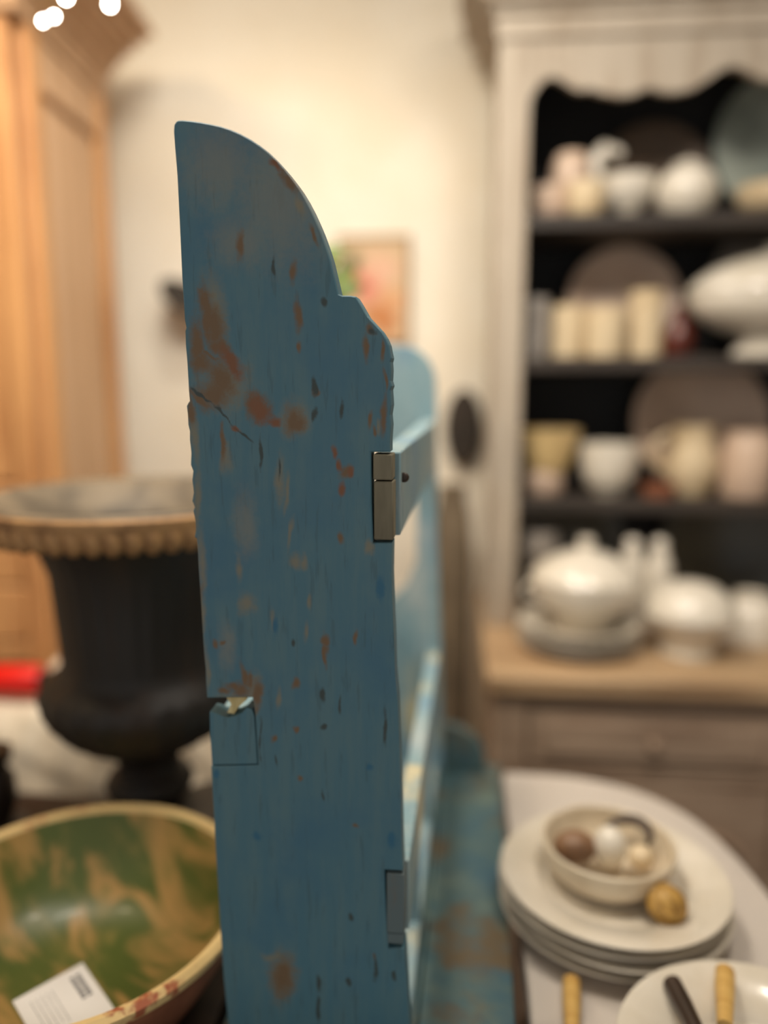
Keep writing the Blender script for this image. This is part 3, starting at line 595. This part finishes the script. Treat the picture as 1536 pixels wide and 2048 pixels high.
for k, (dx, dy, top) in enumerate([(.0, .0, 1.02), (.03, .01, .98), (-.03, .02, .92)]):
    link('stem', tube(spline([(dx*.3, dy*.3, .09), (dx, dy, .5), (dx*1.6, dy*1.4, top)], 6), [.004]*12+[.0025], 8), 'stem', pl)
    for j in range(7):
        a = R(j*137+k*50); z = top-.02-j*.06; q = Vector((dx*1.5, dy*1.3, z))
        leaf(q, q+Vector((.085*math.cos(a), .085*math.sin(a), .03)), .018, pl)
for j, (x, y, z) in enumerate([(.118, .0, 1.03), (.10, .02, 1.055), (.082, -.02, 1.095)]):
    leaf((.02, .01, .985+.03*j), (x, y, z), .024, pl)

# ------------------------------------------------------------------ left background: pine armoire
wn, wfar = at(58, 500, 1.58), at(218, 500, 2.03)
wa = math.atan2(wfar.y-wn.y, wfar.x-wn.x) - math.pi/2
AF = Frame((wn.x, wn.y, 0), wa); DEP = math.hypot(wfar.x-wn.x, wfar.y-wn.y)
zc = at(190, 190, 2.0).z
ar = empty('pine_armoire', 'tall honey pine armoire with a flared cornice against the back wall', 'armoire', AF.o, wa)
link('plinth', box(-.59, .01, 0, -.01, DEP, .10), 'pinedark', ar, bevel=.004)
link('carcass', box(-.60, .03, .1005, -.012, DEP, zc), 'pinepale', ar, bevel=.003)
for y in (.0305, DEP-.05): link('pilaster', box(-.0115, y, .1005, .012, y+.05, zc-.002), 'pine', ar, bevel=.004)
for (z0, z1) in ((.1005, .19), (zc-.10, zc-.002), (.98, 1.06)): link('rail', box(-.0115, .0815, z0, .006, DEP-.0515, z1), 'pinepale', ar, bevel=.003)
for (z0, z1) in ((.21, .96), (1.08, zc-.12)): link('side_panel', box(-.0115, .0915, z0, .001, DEP-.0615, z1), 'pinepale', ar, bevel=.008)
# end facing the viewer
for (x0, x1) in ((-.60, -.54), (-.06, -.0125)): link('stile', box(x0, .0, .1005, x1, .0295, zc-.002), 'pine', ar, bevel=.004)
for (z0, z1) in ((.1005, .20), (.86, .90), (1.16, 1.24), (zc-.10, zc-.002)): link('rail', box(-.5395, .005, z0, -.0605, .0295, z1), 'pine', ar, bevel=.004)
for (z0, z1, nm) in ((.21, .85, 'door'), (1.25, zc-.11, 'door')):
    dd = link(nm, box(-.535, .012, z0, -.065, .0295, z1), 'pine', ar, bevel=.006)
    link('knob', ball(.014, c=(-.10, -.002, (z0+z1)/2)), 'brass', dd)
for (z0, z1) in ((.905, 1.025), (1.03, 1.155)):
    dd = link('drawer', box(-.535, .002, z0, -.065, .0295, z1), 'pine', ar, bevel=.006)
    for x in (-.42, -.16): link('knob', ball(.014, c=(x, -.010, (z0+z1)/2)), 'pinedark', dd)
n = 9
for i in range(n):
    t = i/(n-1); ov = .015 + .125*(1-math.cos(t*math.pi/2)); z0 = zc+.0005+i*.017
    link('cornice_moulding', box(-.60-ov*.3, -ov, z0, ov, DEP+.012*0, z0+.0168), 'pinepale', ar, bevel=.004)

# chandelier just above the frame
ch0 = at(150, 0, 1.42)
cd = empty('chandelier', 'small crystal chandelier with lit bulbs at the top left', 'chandelier', (ch0.x, 1.42, ch0.z+.12))
link('rod', tube([(0, 0, .02), (0, 0, 2.9-ch0.z-.12)], .006, 10), 'brass', cd)
link('ring', tube([(.11*math.cos(R(a)), .11*math.sin(R(a)), 0) for a in range(0, 360, 12)], .005, 8, closed=True), 'brass', cd)
for k in range(6):
    a = R(k*60+15); link('arm', tube(spline([(0, 0, .03), (.06*math.cos(a), .06*math.sin(a), -.015), (.11*math.cos(a), .11*math.sin(a), .0)], 6), .004, 8), 'brass', cd)
    dr = link('crystal_drop', ball(.011, (.7, .7, 1.5), (.11*math.cos(a), .11*math.sin(a), -.03), n=8), 'crystal', cd, smooth=False)
for (px, py) in ((132, -6), (108, 33), (86, 42), (220, 8), (60, -40), (190, -50)):
    q = at(px, py, 1.42); loc = (q.x-ch0.x, .0, q.z-ch0.z-.12)
    b_ = link('bulb', ball(.0045 if py < 20 else .0028, (1, 1, 1.3), loc), 'bulb', cd)
    link('wire', tube([(loc[0], loc[1], loc[2]+.007), (loc[0]*.9, 0, -.002)], .001, 6), 'brass', cd)

# picture on the back wall, dark oval board, dark skimmer, jar added for the wall's shade
def wallpos(px, py, off): x, z = wf.hit(px, py, -off); return wf.loc(x, -off, z)
q = wallpos(748, 582, .012)
pic = empty('flower_picture', 'small faded flower picture in a brown frame on the back wall', 'picture', q, DA)
hw, hh = .098, .142
link('canvas', box(-hw+.008, -.004, -hh+.008, hw-.008, .006, hh-.008), 'picture', pic, smooth=False)
for b_ in (box(-hw, -.01, hh-.0075, hw, .010, hh), box(-hw, -.01, -hh, hw, .010, -hh+.0075), box(-hw, -.01, -hh+.0077, -hw+.0075, .010, hh-.0077), box(hw-.0075, -.01, -hh+.0077, hw, .010, hh-.0077)):
    link('frame_bar', b_, 'canvasedge', pic, bevel=.002)
q = wallpos(927, 856, .02)
ov = [(.053*math.cos(R(a)), .106*math.sin(R(a))) for a in range(0, 360, 10)]
tag(link('oval_board', prism(ov, -.016, .018), 'brown', None, q, (0, 0, DA), bevel=.006), 'dark brown oval wooden board hung on the wall beside the dresser', 'board')
q = wallpos(372, 604, .075)
sk = empty('iron_skimmer', 'dark grey iron skimmer hung on the wall left of the blue board', 'skimmer', q, rot=(0, R(36), DA))
link('pan', lathe([(0, -.006), (.05, -.004), (.075, .006), (.08, .016), (.076, .016), (.07, .008), (.045, 0), (0, -.002)], 40), 'iron', sk, rot=(R(22), 0, 0))
link('handle', tube([(.078, .0, .008), (.2, .01, .02), (.26, .012, .02)], .006, 8), 'greyiron', sk)
q = at(412, 930, 1.36)
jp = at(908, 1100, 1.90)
jr = tag(link('wall_shade_jar', lathe([(0, 0), (.038, 0), (.044, .08), (.046, .6), (.046, 1.02), (.040, 1.12), (.030, 1.17), (.032, 1.20), (.026, 1.20), (.024, 1.16), (0, 1.14)], 40), 'jar', None, (jp.x-.006, 1.90, 0)), 'tall grey brown jar added for the wall shade between rack and dresser', 'jar')  # added jar stands in for the shadowed strip of wall

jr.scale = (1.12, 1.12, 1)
# ------------------------------------------------------------------ dresser
CT = .885
dr = empty('dresser', 'tall whitewashed dresser with scalloped apron, dark shelves and a grey oak base', 'dresser', DF.o, DA)
DW = 1.19
hx = lambda px, py, c=0: DF.hit(px, py, c)
# upper part
link('side_post', box(0, 0, CT+.0005, .066, .03, 2.20), 'whitewash', dr, bevel=.003)
link('side_post', box(DW-.066, 0, CT+.0005, DW, .03, 2.20), 'whitewash', dr, bevel=.003)
link('end_panel', box(0.004, .0305, CT+.0005, .026, .31, 2.20), 'whitewash', dr, bevel=.002)
link('end_panel', box(DW-.026, .0305, CT+.0005, DW-.004, .31, 2.20), 'whitewash', dr, bevel=.002)
link('back_panel', box(.0265, .295, CT+.0005, DW-.0265, .31, 2.19), 'black', dr)
for px_ in (.0262, DW-.0302): link('lining', box(px_, .031, CT+.0008, px_+.004, .2945, 2.19), 'black', dr)
apx = [(1054, 240), (1058, 212), (1066, 190), (1082, 166), (1105, 154), (1128, 165), (1146, 178), (1162, 184), (1180, 178), (1200, 187), (1240, 194), (1272, 189), (1299, 176), (1322, 185), (1352, 187), (1388, 179), (1420, 158), (1445, 140), (1466, 133), (1490, 141), (1514, 156), (1534, 163)]
ap = [hx(*p) for p in apx]; ap = [(x, z+.004) for x, z in ap]
mid = DW/2
ap[0] = (.0665, ap[0][1])
ap = [p for p in ap if p[0] < mid-.002]
mir = [(DW-x, z) for x, z in ap][::-1]
bmA = bmesh.new(); cols = []
for (x, z) in [p for p in ap + mir]: cols.append([bmA.verts.new((x, y, zz_)) for y in (.002, .022) for zz_ in (z, 2.1985)])
for a_, b_ in zip(cols, cols[1:]):
    for (p_, q_) in ((0, 1), (1, 3), (3, 2), (2, 0)): bmA.faces.new((a_[p_], b_[p_], b_[q_], a_[q_]))
for c_ in (cols[0], cols[-1]): bmA.faces.new((c_[0], c_[1], c_[3], c_[2]))
link('scalloped_apron', bmA, 'whitewash', dr, smooth=False)
for (z0, z1, ov) in ((2.1995, 2.222, .018), (2.2225, 2.252, .040), (2.2525, 2.272, .052), (2.2725, 2.33, .075), (2.3305, 2.35, .085)):
    link('cornice_moulding', box(-ov, -ov, z0, DW+ov, .31, z1), 'whitewash', dr, bevel=.006)
link('frieze', box(-.008, -.008, 2.158, DW+.008, -.0005, 2.199), 'whitewash', dr, bevel=.004)
SZ = [1.812, 1.508, 1.188]
for z in SZ: link('shelf', box(.0305, .012, z-.030, DW-.0305, .2945, z), 'shelf', dr, bevel=.003)
# lower part
link('counter', box(-.012, -.315, CT-.042, DW+.012, .31, CT), 'counteroak', dr, bevel=.008)
link('carcass', box(.01, -.265, .10, DW-.01, .305, CT-.0425), 'greyoak', dr, bevel=.003)
for x in (.0, DW-.07):
    link('corner_post', box(x, -.295, .0, x+.07, -.2655, CT-.0425), 'greyoak', dr, bevel=.006)
    link('rear_leg', box(x+.012, .24, 0, x+.058, .30, .0995), 'greyoak', dr)
link('centre_post', box(mid-.03, -.29, .10, mid+.03, -.2655, CT-.0425), 'greyoak', dr, bevel=.004)
for (x0, x1, zz0, zz1) in ((.0705, mid-.0305, .815, CT-.0428), (mid+.0305, DW-.0705, .815, CT-.0428), (.0705, mid-.0305, .655, .685), (mid+.0305, DW-.0705, .655, .685), (.0705, mid-.0305, .1, .17), (mid+.0305, DW-.0705, .1, .17)):
    link('rail', box(x0, -.288, zz0, x1, -.2655, zz1), 'greyoak', dr, bevel=.003)
for k, (x0, x1) in enumerate(((.075, mid-.035), (mid+.035, DW-.075))):
    d_ = link('drawer', box(x0, -.292, .69, x1, -.2655, .81), 'greyoak', dr, bevel=.004)
    link('drawer_moulding', prism([(x0+.03, .715), (x1-.03, .715), (x1-.03, .785), (x0+.03, .785)], -.300, -.2922), 'greyoak', d_, bevel=.006)
    link('knob', ball(.013, c=((x0+x1)/2, -.313, .75)), 'greyoak', d_)
    d_ = link('door', box(x0, -.288, .175, x1, -.2655, .65), 'greyoak', dr, bevel=.004)
    xm = (x0+x1)/2; w_ = (x1-x0)/2-.05
    arch = spline([(xm-w_, -.292, .23), (xm-w_, -.292, .42), (xm-w_, -.292, .50), (xm-w_*.75, -.292, .545), (xm-w_*.45, -.292, .56), (xm-w_*.2, -.292, .60), (xm, -.292, .615), (xm+w_*.2, -.292, .60), (xm+w_*.45, -.292, .56), (xm+w_*.75, -.292, .545), (xm+w_, -.292, .50), (xm+w_, -.292, .42), (xm+w_, -.292, .23)], 5)
    link('arched_moulding', tube(arch, .009, 8, closed=True), 'greyoak', d_)
    link('knob', ball(.013, c=(x1-.03 if k == 0 else x0+.03, -.298, .42)), 'greyoak', d_)

# ------------------------------------------------------------------ china on the dresser
def spot(px, c, z): x = DF.hit(px, 700, c)[0]; return DF.loc(x, c, z+.0004)
def vessel(name, pts, mat, px, c, z, lab, cat, group=None, n=40):
    return tag(link(name, lathe(pts, n), mat, None, spot(px, c, z), (0, 0, DA)), lab, cat, group)
def cup_pts(r, h, t=.004): return [(0, .003), (r*.6, .003), (r*.62, 0), (r*.7, 0), (r*.85, h*.12), (r*.98, h*.45), (r, h), (r-t, h), (r-t-.001, h*.45), (r*.7, h*.14), (0, h*.12)]
def standing(name, r, mat, px, c, z, lab, tilt=12, cat='plate', group='plates propped on the dresser', depth=.02):
    x = DF.hit(px, 700, c)[0]; th = R(90-tilt)
    # plate axis turned to face the room, bottom edge on the shelf
    zc_ = z + r*math.cos(R(tilt)) + .0025
    return tag(link(name, lathe(plate_pts(r, depth), 64), mat, None, DF.loc(x, c, zc_), (th, 0, DA)), lab, cat, group)
def loop_handle(cx, cz, r, sx, parent, mat, name='handle', th=.005, y=0):
    pth = [(cx+sx*r*math.sin(R(a)), y, cz+r*math.cos(R(a))) for a in range(0, 181, 15)]
    return link(name, tube(pth, th, 8), mat, parent)
T1, T2, T3 = SZ
# top shelf
vessel('small_cup', cup_pts(.045, .073), 'pinkcream', 1092, .10, T1, 'small pinkish cup at the left end of the top dresser shelf', 'cup', 'small cups in a pile')
vessel('small_cup', cup_pts(.043, .073), 'cream', 1160, .062, T1, 'small cream cup right of its twin on the top dresser shelf', 'cup', 'small cups in a pile')
o = vessel('small_cup', [(r_, .07-z_) for r_, z_ in cup_pts(.044, .070)], 'pinkcream', 1129, .10, T1+.0735, 'small pinkish cup upturned on top of two cups', 'cup', 'small cups in a pile')
standing('round_board', .128, 'brownplate', 1290, .235, T1, 'dark brown round board behind the white sauce boat on top shelf', cat='board', depth=.012)
sb = empty('sauce_boat', 'white sauce boat with a high curled handle on the top shelf', 'sauce boat', spot(1240, .135, T1), DA)
link('body', lathe([(0, 0), (.034, 0), (.034, .006), (.02, .018), (.03, .03), (.052, .05), (.06, .08), (.062, .10), (.058, .10), (.055, .08), (.045, .05), (0, .03)], 40), 'white', sb)
link('handle', tube(spline([(-.042, 0, .05), (-.072, 0, .085), (-.076, 0, .13), (-.055, 0, .160), (-.030, 0, .158), (-.020, 0, .148)], 6), [.022]*10+[.018]*10+[.011]*11, 12), 'white', sb)
gp = empty('round_pot', 'round white lidded pot on the top dresser shelf', 'pot', spot(1354, .10, T1), DA)
link('body', lathe([(0, 0), (.035, 0), (.04, .006), (.062, .03), (.068, .06), (.06, .09), (.042, .106), (.036, .108), (0, .108)], 40), 'white', gp)
link('lid', lathe([(0, .1083), (.040, .1083), (.034, .117), (.020, .123), (.007, .126), (.006, .129), (0, .131)], 32), 'white', gp)
standing('charger', .185, 'celadon', 1550, .25, T1, 'large grey green charger propped at the right of the top shelf', 10)
vessel('shallow_bowl', bowl_pts(.078, .060), 'cream', 1520, .085, T1, 'cream shallow bowl in front of the grey green charger', 'bowl')
# second shelf
standing('plate', .135, 'pinkcream', 1240, .225, T2, 'dusty pink plate propped behind the mugs on second shelf', 10)
for (px, r, h, mat, c, lab) in ((1071, .030, .135, 'greyware', .10, 'slim grey mug at the left end of the second shelf'), (1133, .038, .118, 'cream', .11, 'cream mug second from the post on the second shelf'), (1208, .046, .112, 'cream', .09, 'wide cream mug in front of the pink plate'), (1288, .040, .150, 'cream', .11, 'tall cream beaker right of the mugs on second shelf')):
    mg = empty('mug', lab, 'mug', spot(px, c, T2), DA+R(62), 'mugs on the second shelf')
    link('body', lathe([(0, .003), (r*.85, .003), (r*.88, 0), (r*.95, 0), (r, h*.1), (r, h*.9), (r*.98, h), (r-.005, h), (r-.005, .01), (0, .008)], 40), mat, mg)
    loop_handle(r*.9, h*.5, h*.27, 1, mg, mat, th=.0045) if px == 1208 else None
vessel('dark_red_bottle', [(0, 0), (.03, 0), (.034, .01), (.034, .06), (.016, .085), (.012, .10), (.015, .115), (0, .115)], 'redglass', 1355, .10, T2, 'dark red squat bottle left of the wide covered tureen', 'bottle')
standing('plate', .165, 'greyware', 1540, .262, T2, 'grey plate propped behind the white covered tureen', 10)
cpt = empty('covered_tureen', 'wide white covered tureen on a foot on the second shelf', 'tureen', spot(1535, .092, T2), DA); cpt.scale = (1.12, .78, 1)
link('foot', lathe([(0, 0), (.07, 0), (.072, .008), (.060, .026), (.050, .040), (.056, .052), (0, .052)], 48), 'white', cpt)
link('bowl', lathe([(0, .0523), (.07, .0523), (.115, .068), (.150, .095), (.164, .125), (.160, .142), (0, .142)], 64), 'white', cpt)
link('lid', lathe([(0, .1423), (.166, .1423), (.164, .150), (.150, .170), (.118, .196), (.07, .216), (.025, .226), (.015, .232), (.020, .244), (0, .250)], 64), 'white', cpt)
# third shelf
vessel('small_pot', [(0, 0), (.042, 0), (.046, .008), (.046, .045), (.040, .055), (0, .055)], 'pinkcream', 1097, .11, T3, 'small pinkish pot under the yellow bowl on third shelf', 'pot')
yb = vessel('yellow_bowl', [(0, 0), (.044, 0), (.058, .03), (.074, .088), (.078, .096), (.072, .097), (.068, .088), (.05, .03), (0, .012)], 'yellowcream', 1102, .11, T3+.0555, 'yellow cream bowl stacked on a small pinkish pot', 'bowl')
vessel('deep_bowl', bowl_pts(.070, .118, .5), 'white', 1228, .10, T3, 'deep white bowl on the third shelf beside the yellow bowl', 'bowl')
standing('plate', .165, 'pinkcream', 1408, .225, T3, 'large taupe plate propped behind the jug on third shelf', 10)
jg = empty('jug', 'cream jug with loop handle in front of the taupe plate', 'jug', spot(1398, .12, T3), DA)
link('body', lathe([(0, 0), (.04, 0), (.042, .008), (.058, .04), (.062, .075), (.05, .115), (.044, .14), (.05, .162), (.046, .163), (.04, .14), (.046, .11), (.05, .06), (0, .02)], 40), 'cream', jg)
loop_handle(-.05, .10, .042, -1, jg, 'cream', th=.008)
vessel('brown_dish', [(0, 0), (.034, 0), (.042, .028), (.038, .029), (.03, .008), (0, .006)], 'terracotta', 1335, .055, T3, 'little brown dish at the foot of the cream jug', 'dish')
vessel('canister', [(0, 0), (.058, 0), (.06, .006), (.06, .125), (.052, .135), (.052, .15), (.046, .15), (.046, .13), (0, .128)], 'pinkcream', 1512, .10, T3, 'pale round canister at the right of the third shelf', 'canister')
# counter
standing('olive_plate', .155, 'olive', 1140, .235, CT, 'dark olive plate propped behind the goblet above the counter', 10)
standing('olive_plate', .165, 'olive', 1480, .235, CT, 'dark olive plate propped behind the small tureen', 10)
vessel('goblet', [(0, 0), (.034, 0), (.034, .004), (.008, .016), (.007, .10), (.02, .125), (.042, .15), (.046, .185), (.040, .215), (.036, .215), (.04, .185), (.036, .152), (0, .128)], 'greyware', 1092, .085, CT, 'grey stemmed goblet at the left end of the counter', 'goblet')
pz = CT
for i in range(4):
    vessel('soup_plate', plate_pts(.128, .024), 'white', 1180, -.135, pz, ['white soup plate lowest under the big tureen', 'white soup plate second from bottom under the big tureen', 'white soup plate third from bottom under the big tureen', 'white soup plate directly under the big tureen'][i], 'plate', 'plates under the big tureen', 56)
    pz += .0125
pz = pz-.0125+.0065
tu = empty('tureen', 'big white lidded tureen on a stack of plates on the counter', 'tureen', spot(1190, -.115, pz), DA)
link('body', lathe([(0, 0), (.055, 0), (.058, .008), (.048, .018), (.075, .035), (.106, .062), (.115, .092), (.112, .108), (0, .108)], 56), 'white', tu)
link('lid', lathe([(0, .1083), (.117, .1083), (.112, .118), (.088, .142), (.05, .16), (.02, .166), (.012, .172), (.018, .184), (.014, .194), (0, .197)], 56), 'white', tu)
loop_handle(-.108, .075, .018, -1, tu, 'white'); loop_handle(.108, .075, .018, 1, tu, 'white')
for (px, c, lab) in ((1287, .02, 'white bottle left of its twin behind the big tureen'), (1344, .02, 'white bottle right of its twin behind the small tureen')):
    vessel('oil_bottle', [(0, 0), (.030, 0), (.032, .01), (.032, .12), (.030, .15), (.022, .172), (.016, .19), (.019, .2), (.012, .212), (0, .214)], 'white', px, c, CT, lab, 'bottle', 'white bottles on the counter')
st = empty('small_tureen', 'smaller white covered dish at the right of the counter', 'tureen', spot(1416, -.16, CT), DA)
link('body', lathe([(0, 0), (.055, 0), (.058, .01), (.052, .02), (.062, .055), (.086, .075), (.09, .09), (0, .09)], 48), 'white', st)
link('lid', lathe([(0, .0903), (.094, .0903), (.092, .098), (.08, .128), (.05, .15), (.02, .158), (0, .159)], 48), 'white', st)
vessel('bowl_upturned', [(r_, .1-z_) for r_, z_ in bowl_pts(.075, .1)], 'white', 1545, -.03, CT, 'white bowl turned upside down at the right end of counter', 'bowl')
